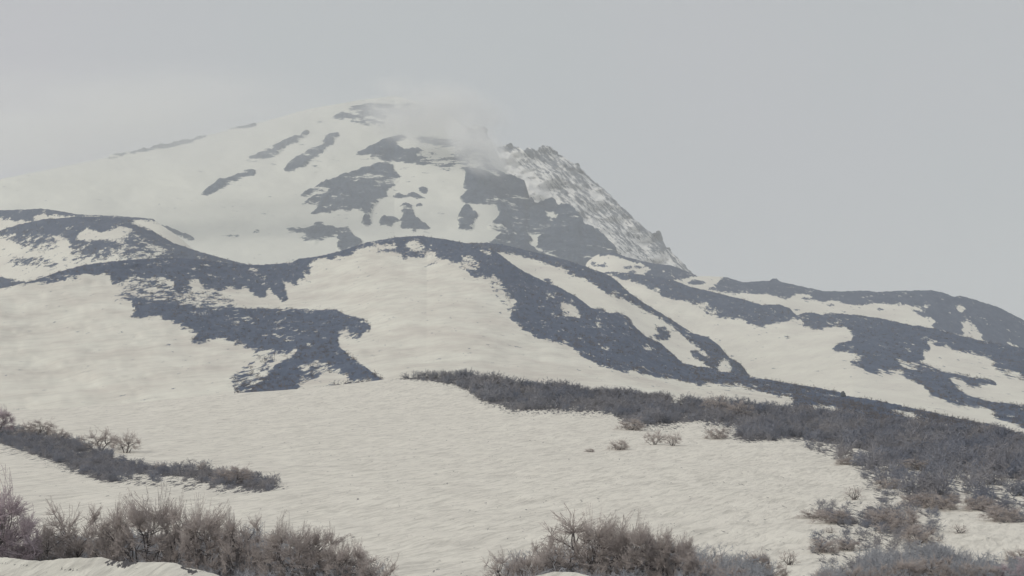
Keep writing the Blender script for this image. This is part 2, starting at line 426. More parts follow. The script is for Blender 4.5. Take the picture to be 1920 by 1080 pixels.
covB = cover([
    # speckled ground between the crest strip and the lower patch
    (0.52, [(213, 567), (233, 537), (253, 517), (300, 520), (327, 545), (360, 545), (417, 550), (447, 570), (460, 582), (333, 577), (250, 570)]),
    # crest strip, big ridge band and everything right of it
    (1.0, [(-400, 560), (60, 520), (110, 500), (160, 485), (300, 470), (440, 480), (545, 480), (640, 455), (740, 430), (850, 440), (930, 460), (1017, 510),
           (1107, 560), (1160, 570), (1260, 650), (1327, 680), (1403, 695), (1573, 725), (1747, 760), (1920, 800), (2320, 870), (2320, 1000),
           (1700, 860), (1500, 790), (1480, 752), (1440, 738), (1400, 727), (1360, 727), (1320, 723), (1287, 717), (1253, 710), (1223, 705), (1187, 698), (1150, 692), (1120, 685),
           (1113, 677), (1093, 670), (1067, 647), (1037, 640), (1003, 633), (993, 623), (973, 613), (957, 597), (960, 573), (970, 565), (950, 553),
           (933, 543), (917, 530), (910, 518), (890, 522), (877, 510), (867, 498), (847, 490), (817, 482), (813, 472), (793, 483), (767, 483),
           (760, 492), (753, 488), (760, 482), (747, 475), (700, 472), (683, 467), (670, 466), (657, 480), (633, 483), (620, 488), (607, 483),
           (587, 490), (580, 497), (583, 517), (567, 507), (572, 522), (590, 533), (560, 522), (557, 535), (540, 530), (527, 523), (540, 553), (539, 567),
           (527, 565), (515, 553), (503, 537), (499, 547), (498, 560), (485, 558), (470, 547), (457, 535), (447, 543), (430, 538), (413, 545), (397, 543), (383, 540),
           (370, 523), (352, 528), (360, 543), (337, 550), (327, 543), (327, 530), (300, 520), (253, 517), (240, 523), (233, 530), (210, 534), (207, 520), (200, 513),
           (187, 515), (160, 513), (140, 522), (113, 527), (87, 532), (60, 531), (-400, 591)]),
    (0.0, [(683, 467), (700, 460), (740, 457), (743, 465), (717, 468), (693, 472)]),
    (0.12, [(760, 457), (777, 450), (797, 460), (790, 468), (767, 470)]),
    (0.42, [(863, 480), (880, 478), (900, 493), (897, 507), (880, 505), (867, 497)]),
    (0.40, [(760, 470), (790, 470), (815, 470), (810, 478), (790, 476)]),
    (1.0, [(783, 495), (800, 497), (820, 490), (812, 497), (795, 500)]),
    (0.35, [(905, 520), (925, 515), (945, 535), (960, 560), (955, 590), (935, 560), (915, 540)]),
    (0.0, [(893, 466), (905, 468), (925, 477), (922, 481), (903, 473)]),
    (0.12, [(1050, 575), (1057, 566), (1067, 567), (1080, 575), (1088, 585), (1087, 598), (1075, 594), (1060, 593), (1055, 585)]),
    (0.6, [(1018, 555), (1030, 548), (1045, 550), (1040, 565), (1022, 562)]),
    (0.58, [(1030, 585), (1050, 590), (1060, 598), (1035, 597)]),
    (0.52, [(1105, 605), (1120, 600), (1140, 612), (1135, 618), (1110, 614)]),
    (0.50, [(1160, 598), (1175, 605), (1195, 622), (1180, 618)]),
    (0.50, [(1127, 653), (1140, 650), (1153, 660), (1135, 660)]),
    (0.05, [(1200, 647), (1212, 650), (1225, 658), (1212, 657)]),
    (0.5, [(1165, 625), (1180, 628), (1183, 632), (1168, 632)]),
    (0.5, [(1243, 670), (1252, 673), (1250, 678)]),
    (0.2, [(1295, 727), (1330, 718), (1390, 722), (1420, 728), (1415, 740), (1380, 735), (1330, 732), (1290, 738)]),
    (0.15, [(1455, 752), (1465, 742), (1480, 741), (1492, 752), (1480, 760)]),
    (0.15, [(1515, 765), (1530, 758), (1560, 762), (1577, 770), (1570, 778), (1540, 774)]),
    (0.40, [(1580, 778), (1600, 780), (1602, 785), (1585, 786)]),
    (0.0, [(1668, 766), (1680, 770), (1710, 774), (1727, 790), (1724, 796), (1700, 783), (1675, 773)]),
    (0.15, [(1760, 802), (1775, 806), (1805, 817), (1790, 820), (1765, 812)]),
    (0.0, [(463, 502), (480, 505), (488, 510), (472, 509)]),
    (0.62, [(350, 500), (370, 503), (376, 512), (358, 510)]),
    (0.55, [(380, 512), (400, 515), (420, 525), (400, 524)]),
    # lower patch with the pointed tail
    (1.0, [(247, 563), (267, 563), (300, 567), (333, 572), (400, 580), (457, 579), (500, 578), (533, 580), (600, 581), (630, 580), (647, 590), (683, 600),
           (697, 612), (693, 622), (677, 627), (677, 633), (653, 637), (633, 630), (635, 647), (653, 667), (683, 687), (710, 707), (722, 716), (700, 725), (640, 735),
           (560, 745), (440, 745), (437, 720), (427, 707), (450, 697), (470, 683), (477, 660), (487, 652), (467, 653), (460, 640), (433, 637), (407, 635), (360, 648),
           (357, 640), (373, 623), (350, 613), (327, 605), (307, 600), (290, 593), (247, 598), (243, 590), (257, 583), (247, 573)]),
    (0.58, [(430, 705), (455, 697), (475, 668), (500, 655), (550, 662), (520, 680), (500, 710), (470, 735), (440, 737)]),
    (0.35, [(478, 660), (500, 655), (512, 660), (490, 690), (472, 700), (465, 695)]),
    (0.35, [(520, 665), (555, 655), (560, 662), (530, 680), (505, 690)]),
    (0.56, [(560, 690), (590, 675), (640, 690), (660, 705), (655, 722), (600, 728), (560, 735)]),
    (0.20, [(600, 705), (625, 690), (650, 700), (650, 720), (600, 724), (575, 730), (590, 715)]),
    (0.1, [(560, 723), (580, 715), (620, 722), (590, 733), (557, 735)]),
    (0.42, [(658, 715), (690, 707), (700, 716), (660, 722)]),
    (0.45, [(636, 623), (650, 618), (672, 626), (655, 635), (637, 632)]),
    (0.0, [(505, 625), (520, 628), (552, 640), (548, 642), (520, 634)]),
    (0.0, [(569, 641), (578, 643), (585, 648), (578, 648)]),
    (0.62, [(580, 615), (600, 622), (620, 640), (600, 633)]),
    (0.62, [(430, 600), (448, 603), (452, 609), (436, 607)]),
    (0.55, [(478, 596), (490, 598), (488, 602)]),
    (0.45, [(300, 594), (330, 605), (355, 617), (370, 625), (352, 625), (330, 612)]),
    (0.5, [(440, 637), (466, 645), (466, 655), (445, 652), (430, 642)]),
    (1.0, [(308, 648), (315, 645), (325, 646), (318, 650)]),
], 1.7)

covC = cover([
    (1.0, [(820, 440), (900, 440), (1057, 470), (1160, 510), (1210, 555), (1297, 610), (1347, 630), (1375, 660), (1400, 665), (1415, 710), (1403, 712), (1370, 702),
           (1372, 690), (1355, 700), (1343, 699), (1330, 689), (1317, 680), (1297, 668), (1295, 657), (1307, 657), (1330, 668), (1327, 663), (1307, 650), (1290, 640), (1280, 628), (1260, 613), (1237, 598), (1207, 581),
           (1180, 565), (1160, 560), (1137, 551), (1117, 535), (1093, 521), (1073, 514), (1060, 505), (1027, 496), (993, 484), (957, 476), (927, 472), (893, 465), (860, 480)]),
    (0.5, [(1057, 505), (1075, 514), (1095, 522), (1080, 522), (1062, 512)]),
    (0.15, [(1345, 685), (1358, 672), (1368, 676), (1368, 698), (1345, 700)]),
    (0.15, [(1308, 657), (1325, 665), (1330, 672), (1318, 668)]),
    (1.0, [(1227, 617), (1233, 613), (1245, 613), (1260, 627), (1258, 633), (1250, 637), (1237, 638), (1217, 632), (1222, 628), (1240, 628)]),
    (1.0, [(1017, 524), (1030, 521), (1037, 530), (1040, 540), (1025, 532)]),
    (1.0, [(1110, 580), (1125, 576), (1140, 588), (1160, 585), (1178, 596), (1190, 612), (1170, 605), (1130, 592)]),
], 1.5)

covD = cover([
    (1.0, [(1100, 500), (1180, 500), (1260, 510), (1353, 540), (1460, 560), (1497, 585), (1495, 595), (1477, 602), (1447, 608), (1423, 613), (1403, 610), (1397, 600), (1370, 597),
           (1347, 597), (1327, 590), (1310, 577), (1293, 567), (1280, 563), (1267, 563), (1237, 553), (1210, 537), (1180, 527), (1153, 520), (1143, 516)]),
    (0.5, [(1300, 570), (1320, 565), (1350, 585), (1345, 597), (1325, 590)]),
    (0.3, [(1215, 541), (1235, 541), (1240, 550), (1225, 548)]),
    (1.0, [(1493, 600), (1493, 585), (1510, 575), (1620, 580), (1753, 605), (1843, 628), (1920, 640), (2320, 740), (2320, 850), (1920, 713), (1897, 710), (1873, 697), (1860, 687), (1867, 680), (1847, 668), (1813, 662),
           (1793, 660), (1783, 652), (1757, 648), (1743, 638), (1737, 640), (1747, 653), (1730, 662), (1737, 675), (1720, 678), (1773, 698), (1800, 702),
           (1827, 708), (1867, 713), (1868, 723), (1847, 720), (1830, 717), (1843, 728), (1820, 728), (1800, 713), (1780, 708), (1793, 727), (1813, 740),
           (1853, 753), (1893, 757), (1920, 760), (2320, 800), (2320, 900), (1920, 803), (1880, 788), (1857, 782), (1870, 773), (1853, 767), (1813, 762), (1780, 755),
           (1747, 740), (1730, 723), (1697, 707), (1680, 700), (1633, 702), (1617, 690), (1593, 680), (1597, 673), (1623, 673), (1600, 662),
           (1563, 660), (1560, 653), (1573, 643), (1597, 638), (1600, 628), (1587, 613), (1563, 613), (1537, 618), (1523, 620), (1520, 613), (1507, 612), (1503, 602)]),
    (0.2, [(1545, 602), (1560, 606), (1582, 600), (1575, 607), (1555, 608)]),
    (0.25, [(1680, 674), (1700, 678), (1723, 685), (1720, 695), (1700, 692), (1688, 685)]),
    (0.55, [(1640, 695), (1670, 690), (1700, 692), (1690, 700), (1650, 702)]),
    (0.45, [(1870, 690), (1920, 700), (1920, 718), (1890, 712)]),
    (0.6, [(1687, 647), (1705, 650), (1720, 665), (1700, 660)]),
    (0.0, [(1885, 776), (1905, 778), (1903, 783), (1887, 781)]),
    (0.9, [(1467, 630), (1475, 630), (1484, 635), (1478, 636)]),
    (0.9, [(1483, 650), (1490, 650), (1494, 653), (1487, 653)]),
    (0.9, [(1707, 734), (1715, 735), (1714, 738)]),
    (0.9, [(1843, 690), (1848, 690), (1846, 692)]),
], 1.5)

covE = cover([
    (1.0, [(1118, 465), (1150, 462), (1203, 480), (1227, 480), (1257, 485), (1307, 510), (1308, 518), (1290, 521), (1260, 528), (1225, 522), (1200, 517), (1222, 505), (1200, 494), (1180, 488), (1150, 479), (1125, 479)]),
    (0.85, [(1107, 491), (1120, 492), (1148, 500), (1130, 501), (1110, 498)]),
    (0.85, [(1163, 500), (1180, 498), (1210, 500), (1205, 504), (1170, 504)]),
    (0.7, [(1175, 510), (1190, 505), (1195, 512), (1180, 516)]),
    (0.9, [(1287, 530), (1300, 524), (1320, 527), (1323, 532), (1305, 535), (1290, 534)]),
    (1.0, [(1353, 521), (1393, 515), (1450, 510), (1513, 530), (1543, 540), (1540, 548), (1523, 552), (1493, 552), (1480, 560), (1440, 552), (1390, 550), (1380, 552), (1327, 543), (1347, 530)]),
    (1.0, [(1515, 550), (1545, 535), (1630, 530), (1750, 530), (1920, 580), (2320, 750), (2320, 860), (1920, 670), (1843, 642), (1800, 630), (1753, 618), (1747, 610), (1757, 602), (1730, 593),
           (1707, 583), (1723, 583), (1717, 575), (1680, 570), (1633, 569), (1613, 573), (1590, 571), (1565, 564), (1543, 565), (1513, 564), (1497, 562), (1505, 558), (1525, 557)]),
    (0.05, [(1790, 572), (1803, 574), (1810, 580), (1803, 588), (1797, 583)]),
    (0.45, [(1725, 575), (1745, 570), (1735, 585), (1722, 586)]),
    (0.05, [(1793, 597), (1820, 605), (1840, 627), (1842, 640), (1810, 630), (1803, 618), (1808, 610)]),
    (0.05, [(1753, 618), (1770, 622), (1800, 632), (1790, 632)]),
    (0.35, [(1543, 560), (1560, 559), (1582, 556), (1570, 561)]),
    (0.15, [(1610, 558), (1637, 553), (1640, 556), (1620, 560)]),
    (0.4, [(1635, 563), (1645, 558), (1650, 562)]),
    (0.1, [(1883, 642), (1900, 643), (1916, 652), (1900, 651)]),
    (0.6, [(1895, 618), (1910, 628), (1900, 628)]),
    (0.95, [(1547, 573), (1560, 571), (1570, 575), (1558, 577)]),
    (0.95, [(1638, 580), (1648, 577), (1660, 580), (1650, 584)]),
    (0.95, [(1487, 581), (1497, 578), (1504, 582), (1495, 584)]),
    (0.8, [(1577, 585), (1585, 583), (1589, 587)]),
], 1.3)

covF = cover([
    (1.0, [(-400, 380), (60, 380), (150, 392), (290, 403), (297, 416), (253, 413), (167, 406), (140, 407), (77, 402), (57, 407), (77, 415), (57, 415), (13, 413), (0, 408), (-400, 440)]),
], 1.3)
covF1 = cover([
    (1.0, [(-400, 490), (0, 420), (80, 400), (247, 400), (283, 420), (327, 447), (400, 470), (477, 490), (500, 500), (420, 505), (300, 484), (250, 478), (200, 470), (130, 460), (90, 443), (20, 440), (-400, 510)]),
    (0.10, [(-20, 443), (20, 440), (60, 455), (90, 440), (133, 447), (127, 467), (117, 490), (130, 520), (-20, 530)]),
    (0.72, [(10, 447), (50, 436), (95, 438), (107, 455), (60, 465), (35, 460)]),
    (0.40, [(45, 462), (105, 455), (110, 475), (60, 475)]),
    (0.68, [(20, 488), (43, 480), (75, 484), (100, 487), (107, 503), (70, 498), (33, 500), (20, 494)]),
    (0.60, [(127, 460), (187, 447), (233, 437), (253, 432), (290, 450), (330, 478), (290, 486), (187, 492), (163, 492), (133, 477)]),
    (0.85, [(170, 455), (200, 448), (215, 455), (230, 470), (195, 490), (167, 485), (160, 465)]),
    (0.30, [(190, 485), (215, 478), (230, 483), (205, 492), (165, 496), (120, 498), (118, 478), (145, 480)]),
    (0.05, [(140, 442), (167, 430), (192, 436), (200, 432), (227, 425), (250, 433), (227, 443), (213, 450), (187, 447), (167, 453), (150, 450)]),
    (0.45, [(290, 450), (320, 465), (345, 475), (300, 466)]),
    (0.05, [(250, 410), (256, 415), (285, 430), (291, 437), (270, 428), (252, 420)]),
    (0.05, [(366, 480), (376, 482), (384, 488), (372, 486)]),
    (1.0, [(-400, 500), (0, 519), (48, 529), (55, 534), (0, 545), (-400, 640)]),
], 1.5)

covG = cover([
    (1.5, [(197, 297), (272, 280), (335, 267), (360, 262), (385, 253), (386, 257), (360, 266), (335, 272), (272, 284), (205, 298)]),
    (1.8, [(425, 245), (450, 239), (480, 232), (481, 235), (450, 242), (427, 247)]),
    (1.0, [(457, 302), (472, 293), (480, 293), (485, 286), (517, 271), (552, 257), (562, 257), (567, 248), (574, 244), (580, 250), (572, 257), (560, 265), (542, 272), (527, 282), (520, 292), (502, 297), (482, 301)]),
    (1.0, [(530, 322), (542, 305), (560, 292), (597, 275), (610, 266), (607, 260), (617, 250), (635, 248), (638, 255), (627, 262), (625, 272), (612, 277), (605, 290), (582, 302), (570, 314), (551, 321)]),
    (0.95, [(375, 365), (380, 360), (392, 350), (407, 340), (430, 333), (452, 325), (470, 317), (481, 320), (475, 331), (457, 332), (440, 342), (417, 352), (400, 362), (385, 367)]),
    (0.7, [(577, 237), (597, 228), (620, 220), (637, 210), (663, 197), (700, 192), (727, 192), (760, 190), (800, 198), (790, 225), (728, 215), (720, 236), (687, 236), (657, 230), (660, 222), (620, 226), (587, 237)]),
    (0.45, [(577, 205), (600, 202), (627, 203), (600, 206)]),
    (1.0, [(658, 293), (687, 278), (720, 263), (747, 253), (768, 257), (750, 265), (740, 268), (753, 278), (767, 283), (773, 278), (787, 280), (793, 283), (833, 290), (867, 283), (897, 283),
           (917, 290), (930, 310), (950, 325), (990, 335), (1010, 365), (1050, 370), (1085, 385), (1105, 420), (1150, 445), (1170, 480), (1165, 520), (950, 520), (880, 470), (925, 453), (940, 435), (920, 432), (913, 427), (937, 403), (933, 385), (873, 380),
           (857, 372), (877, 360), (867, 350), (872, 337), (873, 317), (820, 312), (787, 308), (753, 305), (720, 302), (687, 300), (700, 290), (680, 295)]),
    (0.55, [(780, 285), (800, 288), (870, 290), (900, 285), (918, 300), (920, 315), (873, 315), (820, 310), (780, 302)]),
    (0.75, [(777, 258), (813, 255), (853, 262), (887, 275), (905, 282), (873, 282), (820, 273), (787, 267)]),
    (0.75, [(860, 228), (897, 230), (913, 236), (930, 275), (935, 300), (925, 318), (905, 285), (885, 270), (880, 250)]),
    (0.05, [(913, 262), (925, 262), (955, 300), (962, 330), (948, 330), (930, 317), (916, 296)]),
    (0.85, [(873, 380), (933, 385), (933, 378), (880, 376)]),
    (0.05, [(1023, 399), (1035, 401), (1046, 406), (1041, 413), (1027, 409)]),
    (0.05, [(985, 437), (1027, 438), (1018, 444), (1005, 448), (1010, 458), (1005, 464), (1015, 470), (1053, 483), (1050, 486), (1010, 473), (990, 458), (1000, 450)]),
    (0.3, [(921, 364), (928, 370), (935, 380), (929, 377)]),
    (0.2, [(883, 340), (893, 339), (893, 343)]),
    (1.0, [(560, 368), (580, 357), (607, 343), (647, 327), (687, 314), (723, 304), (737, 307), (740, 323), (753, 332), (747, 343), (737, 350), (723, 357), (727, 367), (707, 380), (697, 393),
           (693, 410), (700, 418), (687, 425), (677, 418), (683, 403), (667, 393), (653, 397), (630, 392), (623, 400), (580, 402), (597, 388), (600, 380), (563, 383), (587, 370), (600, 365), (590, 367), (573, 369)]),
    (0.0, [(573, 370), (600, 362), (617, 357), (612, 362), (590, 369)]),
    (0.1, [(603, 386), (625, 383), (618, 390), (605, 391)]),
    (0.95, [(733, 366), (747, 363), (767, 370), (750, 372)]),
    (0.95, [(760, 363), (777, 360), (787, 367), (807, 377), (783, 373), (767, 368)]),
    (1.0, [(785, 358), (786, 352), (793, 350), (803, 353), (802, 362), (798, 365), (790, 363)]),
    (1.0, [(747, 388), (770, 384), (777, 397), (778, 408), (797, 420), (810, 430), (787, 430), (775, 437), (765, 433), (753, 430), (750, 413), (757, 400)]),
    (0.9, [(778, 390), (784, 380), (792, 382), (790, 392)]),
    (1.0, [(707, 417), (720, 407), (740, 407), (750, 415), (733, 425), (717, 427)]),
    (0.72, [(528, 430), (543, 425), (570, 428), (587, 423), (593, 413), (607, 415), (607, 422), (630, 427), (640, 440), (613, 445), (590, 460), (557, 445), (583, 440), (540, 433)]),
    (1.0, [(590, 428), (625, 427), (630, 437), (607, 443), (585, 450), (575, 445), (592, 438)]),
    (0.95, [(630, 428), (653, 425), (663, 443), (680, 452), (670, 475), (650, 480), (630, 470), (635, 440)]),
    (1.0, [(858, 408), (867, 390), (873, 384), (880, 384), (887, 397), (898, 405), (890, 413), (885, 433), (860, 432)]),
    (0.4, [(600, 405), (640, 403), (662, 407), (650, 411), (610, 409)]),
    (0.8, [(413, 441), (430, 438), (449, 441), (448, 445), (420, 445)]),
    (0.8, [(470, 432), (480, 430), (494, 432), (483, 437)]),
    (1.0, [(292, 424), (313, 426), (347, 438), (367, 448), (363, 451), (353, 450), (317, 434), (300, 430)]),
    (0.5, [(403, 456), (410, 456), (408, 458)]),
    (0.4, [(370, 355), (378, 352), (378, 354)]),
    (0.5, [(560, 372), (566, 371), (563, 374)]),
    (0.5, [(900, 408), (920, 408), (915, 411)]),
], 1.2)

covH = cover([
    (0.50, [(975, 270), (1011, 265), (1060, 285), (1100, 320), (1145, 360), (1185, 395), (1225, 430), (1250, 440), (1320, 530), (1270, 515), (1200, 490), (1160, 470), (1110, 432),
            (1080, 398), (1050, 375), (1030, 360), (1022, 345), (1005, 335), (1000, 320), (975, 312), (970, 303), (985, 298)]),
    (0.64, [(1005, 265), (1040, 270), (1094, 310), (1144, 355), (1192, 400), (1250, 440), (1320, 530), (1270, 500), (1240, 470), (1190, 425), (1140, 380), (1110, 352), (1080, 335), (1045, 320), (1010, 295)]),
    (0.85, [(985, 270), (1002, 272), (1008, 290), (998, 302), (985, 298), (982, 285)]),
    (0.75, [(925, 270), (950, 262), (975, 272), (973, 286), (955, 285), (930, 285)]),
    (0.9, [(1222, 430), (1242, 432), (1250, 466), (1244, 470), (1232, 456)]),
    (0.05, [(1098, 354), (1119, 358), (1130, 366), (1131, 382), (1118, 380), (1108, 368)]),
    (0.10, [(1200, 447), (1219, 452), (1232, 470), (1258, 488), (1275, 507), (1265, 508), (1228, 487), (1205, 470), (1195, 455)]),
    (0.7, [(1213, 458), (1222, 456), (1240, 475), (1232, 480), (1218, 470)]),
    (0.35, [(1110, 425), (1160, 450), (1210, 490), (1160, 470), (1120, 440)]),
], 1.5)

# ---- distances (metres) along each hill
def YA(x, y):
    return np.interp(y, [700, 712, 745, 770, 800, 840, 883, 930, 1000, 1080, 1130, 1180], [450, 430, 385, 350, 305, 250, 203, 165, 130, 100, 86, 76])


def hA(X, Y):
    return 0.55 * fbm(X / 17.0, Y / 26.0, 3) + 0.16 * fbm(X / 2.6, Y / 5.5, 3)


def preA(px_, py_, pz_, cv_):
    ks = [(-400, -8.2), (-60, -8.2), (5, -8.1), (35, -8.0), (60, -7.8)]
    X = np.array([px_ * (1.6 if k[0] < 20 else 1.0 + 0.2 * (76 - k[0]) / 40) for k in ks])
    return X, np.array([np.full_like(py_, k[0]) for k in ks]), np.array([np.full_like(pz_, k[1]) for k in ks]), np.repeat(cv_[None] * 0, len(ks), 0)


const = lambda v: (lambda x: np.full_like(np.asarray(x, float), v))
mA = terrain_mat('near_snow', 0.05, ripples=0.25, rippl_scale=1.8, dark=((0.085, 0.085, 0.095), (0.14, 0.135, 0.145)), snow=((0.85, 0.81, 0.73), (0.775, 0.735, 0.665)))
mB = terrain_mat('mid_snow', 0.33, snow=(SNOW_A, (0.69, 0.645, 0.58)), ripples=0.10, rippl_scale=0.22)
mC = terrain_mat('ridge_snow', 0.42)
mD = terrain_mat('slope_snow', 0.5, ripples=0.05, rippl_scale=0.1)
mE = terrain_mat('far_snow', 0.8)
mF = terrain_mat('left_snow', 0.6)
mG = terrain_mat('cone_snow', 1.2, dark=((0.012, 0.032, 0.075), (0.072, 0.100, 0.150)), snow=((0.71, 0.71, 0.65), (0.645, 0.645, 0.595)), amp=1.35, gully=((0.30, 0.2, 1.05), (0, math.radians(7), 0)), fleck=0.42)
mH = terrain_mat('crag_snow', 1.35, dark=((0.045, 0.066, 0.10), (0.13, 0.15, 0.185)), amp=1.6,
                 gully=((0.42, 0.2, 1.9), (0, math.radians(46), 0)), edge=0.20, fleck=0.1, snow=((0.84, 0.83, 0.80), (0.76, 0.76, 0.75)))

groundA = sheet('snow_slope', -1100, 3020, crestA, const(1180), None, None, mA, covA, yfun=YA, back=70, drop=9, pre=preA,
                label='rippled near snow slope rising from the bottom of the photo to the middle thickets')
sheet('middle_hill', -1100, 3020, crestB, lambda x: crestA(x) + 10, interp([(-400, 430), (0, 450), (700, 470), (1400, 400), (1920, 330), (2320, 320)]),
      interp([(-400, 900), (0, 900), (400, 1150), (800, 1350), (1000, 1200), (1400, 850), (1920, 560), (2320, 500)]), mB, covB,
      rough=55, rough_m=14, scrub=1.1, scrub_m=2.2, back=160, drop=22, jag=1.0,
      label='middle snow hill with a bowl of snow below a curved scrub-covered ridge')
sheet('scrub_ridge', 840, 1500, crestC, lambda x: crestB(x) + 14, interp([(840, 1480), (1000, 1330), (1400, 920), (1500, 900)]),
      interp([(840, 1700), (1000, 1650), (1400, 1150), (1500, 1100)]), mC, covC, scrub=1.2, scrub_m=2.5, back=150, drop=22, jag=1.0,
      label='narrow dark ridge running down right behind the middle hill')
sheet('right_slope', 1080, 3020, crestD, lambda x: np.maximum(crestC(np.minimum(x, 1500)) * (x < 1420), crestB(x)) + 14,
      interp([(1080, 1800), (1400, 1250), (1600, 820), (1920, 660), (2320, 620)]), interp([(1080, 2100), (1500, 1800), (1920, 1400), (2320, 1300)]), mD, covD,
      scrub=1.4, scrub_m=3, back=200, drop=20, jag=1.2, rough=50, rough_m=14,
      label='long right-hand snow slope crossed by dark scrub bands')
sheet('far_right_hill', 1085, 2320, crestE, lambda x: np.maximum(crestD(x) + 20, 600), const(2150), interp([(1085, 2600), (1500, 2600), (2320, 2300)]), mE, covE,
      scrub=2.0, scrub_m=5, back=300, drop=20, jag=1.0, label='low far hill on the right skyline with dark rounded tops')
sheet('left_hill', -400, 600, crestF1, const(610), const(1250), const(1750), mF, covF1, scrub=1.4, scrub_m=3, back=200, drop=16, jag=1.0,
      label='rounded left hill with patchy scrub above the middle hill')
sheet('far_left_hill', -400, 450, crestF2, const(560), const(1950), const(2250), mF, covF, scrub=1.6, scrub_m=4, back=300, drop=16, jag=0.8,
      label='thin dark crest behind the rounded left hill')
sheet('volcano', -400, 1260, crestG, const(640), const(2700), interp([(-400, 4000), (200, 4200), (740, 4500), (960, 4000), (1160, 3500), (1260, 3400)]), mG, covG,
      p=0.9, rough=90, rough_m=16, scrub=15, scrub_m=20, back=700, drop=24, jag=lambda x: np.interp(x, [860, 940], [1.0, 5.0]),
      label='big snowy volcano cone with dark rock bands, its summit in mist')
sheet('crag_ridge', 840, 1400, crestH, const(640), const(4300), interp([(840, 4900), (1400, 4700)]), mH, covH, rough=120, rough_m=5, scrub=8, scrub_m=14, back=500, drop=35, jag=3.0, jag_px=5,
      label='steep rocky ridge streaked with snow behind the right flank of the volcano')

# low snow banks at the very bottom, in front of the trees
mBank = terrain_mat('bank_snow', 0.045, ripples=0.28, rippl_scale=2.0, dark=((0.07, 0.07, 0.075), (0.12, 0.115, 0.12)))
covBank = cover([(0.8, [(0, 1054), (60, 1058), (60, 1062), (0, 1060)]), (0.9, [(205, 1050), (260, 1052), (235, 1066), (208, 1062)]), (0.9, [(330, 1060), (385, 1072), (360, 1076)]), (0.75, [(100, 1068), (150, 1066), (140, 1072)]), (0.6, [(60, 1052), (120, 1050), (100, 1058)]), (0.6, [(190, 1053), (215, 1050), (222, 1062), (200, 1060)]), (0.5, [(178, 1075), (198, 1070), (195, 1080)])], 1.5)
sheet('snow_bank', -400, 450, interp([(-400, 1040), (0, 1045), (60, 1050), (75, 1052), (130, 1046), (190, 1045), (215, 1052), (240, 1054), (290, 1053), (330, 1056), (345, 1064),
      (380, 1070), (400, 1075), (430, 1088), (450, 1110)]), const(1160), const(80), const(88), mBank, covBank, back=5, drop=22, jag=2.2, jag_px=14,
      label='low white snow bank at the bottom left corner')
sheet('snow_bank', 940, 1180, interp([(940, 1110), (975, 1090), (1000, 1081), (1040, 1072), (1080, 1073), (1110, 1081), (1140, 1090), (1180, 1110)]), const(1160), const(80), const(88), mBank,
      covBank * 0, back=5, drop=22, jag=1.5, jag_px=14, label='small snow bank under the largest bare tree at the bottom centre')

# base ground far beyond the hills
gm = simple_mat('ground_snow', SNOW_B, SNOW_A, 0.002)
gv = [(-6500, -500, -9.2), (6500, -500, -9.2), (6500, 8500, -9.2), (-6500, 8500, -9.2)]
g = bpy.data.objects.new('ground', np_mesh('ground', np.array(gv), np.array([[0, 1, 2, 3]]), [gm], False)); C.objects.link(g)
tag(g, 'snow covered ground reaching out under the hills', 'ground', None, 'structure')


# ------------------------------------------------------------------ crags and boulders
rock_m = simple_mat('dark_rock', (0.045, 0.06, 0.075), (0.15, 0.16, 0.17), 2.2)
import bmesh


def rock(x, y, w, h, Y, label, name='boulder', sub=3, group=None, dep=0.8):
    """x, y: photo pixel of the middle of its base; w, h: size in photo pixels"""
    X, Yy, Z = ray(x, y, Y)
    bm = bmesh.new(); bmesh.ops.create_icosphere(bm, subdivisions=sub, radius=1.0)
    sd = x * 0.37
    for v in bm.verts:
        c = v.co
        n = float(fbm(np.array([c.x * 1.6 + sd + c.z]), np.array([c.y * 1.6 - c.z * 1.3 + sd]), 4, 0.6)[0])
        v.co = c * (1 + 1.3 * n)
        if v.co.z < -0.35: v.co.z = -0.35
    me = bpy.data.meshes.new(name); bm.to_mesh(me); bm.free(); me.materials.append(rock_m)
    o = bpy.data.objects.new(name, me); C.objects.link(o)
    s = Y / F
    o.scale = (w * s / 2, w * s / 2 * dep, h * s / 1.25)
    o.location = (float(X), float(Yy), float(Z) + h * s * 0.2)
    tag(o, label, 'rock', group)
    return o


CR = 4850
rock(957, 282, 15, 13, CR, 'round crag just right of the summit mist on the rocky ridge', 'crag')
rock(969, 287, 12, 11, CR, 'smaller round crag right beside the round crag near the mist', 'crag')
rock(995, 292, 16, 14, CR, 'jagged crag left of the highest rocks on the rocky ridge', 'crag')
rock(1022, 286, 22, 13, CR, 'broad crag forming the highest point of the rocky ridge', 'crag')
rock(1038, 291, 14, 9, CR, 'low crag on the right shoulder of the highest rocks', 'crag')
rock(1082, 312, 10, 7, CR, 'small knob on the upper right edge of the rocky ridge', 'crag')
rock(1234, 452, 14, 18, 4780, 'tall dark rock tooth low on the right edge of the rocky ridge', 'crag')
rock(1252, 474, 10, 9, 4760, 'small crag just below the tall rock tooth', 'crag')
rock(903, 252, 18, 16, 4150, 'dark crag half hidden in mist right of the summit', 'crag')
rock(574, 252, 11, 9, 4250, 'rounded rock at the upper end of the left rock rib', 'crag')
rock(1581, 743, 9, 8, 720, 'small square boulder standing on the crest of the long dark ridge')

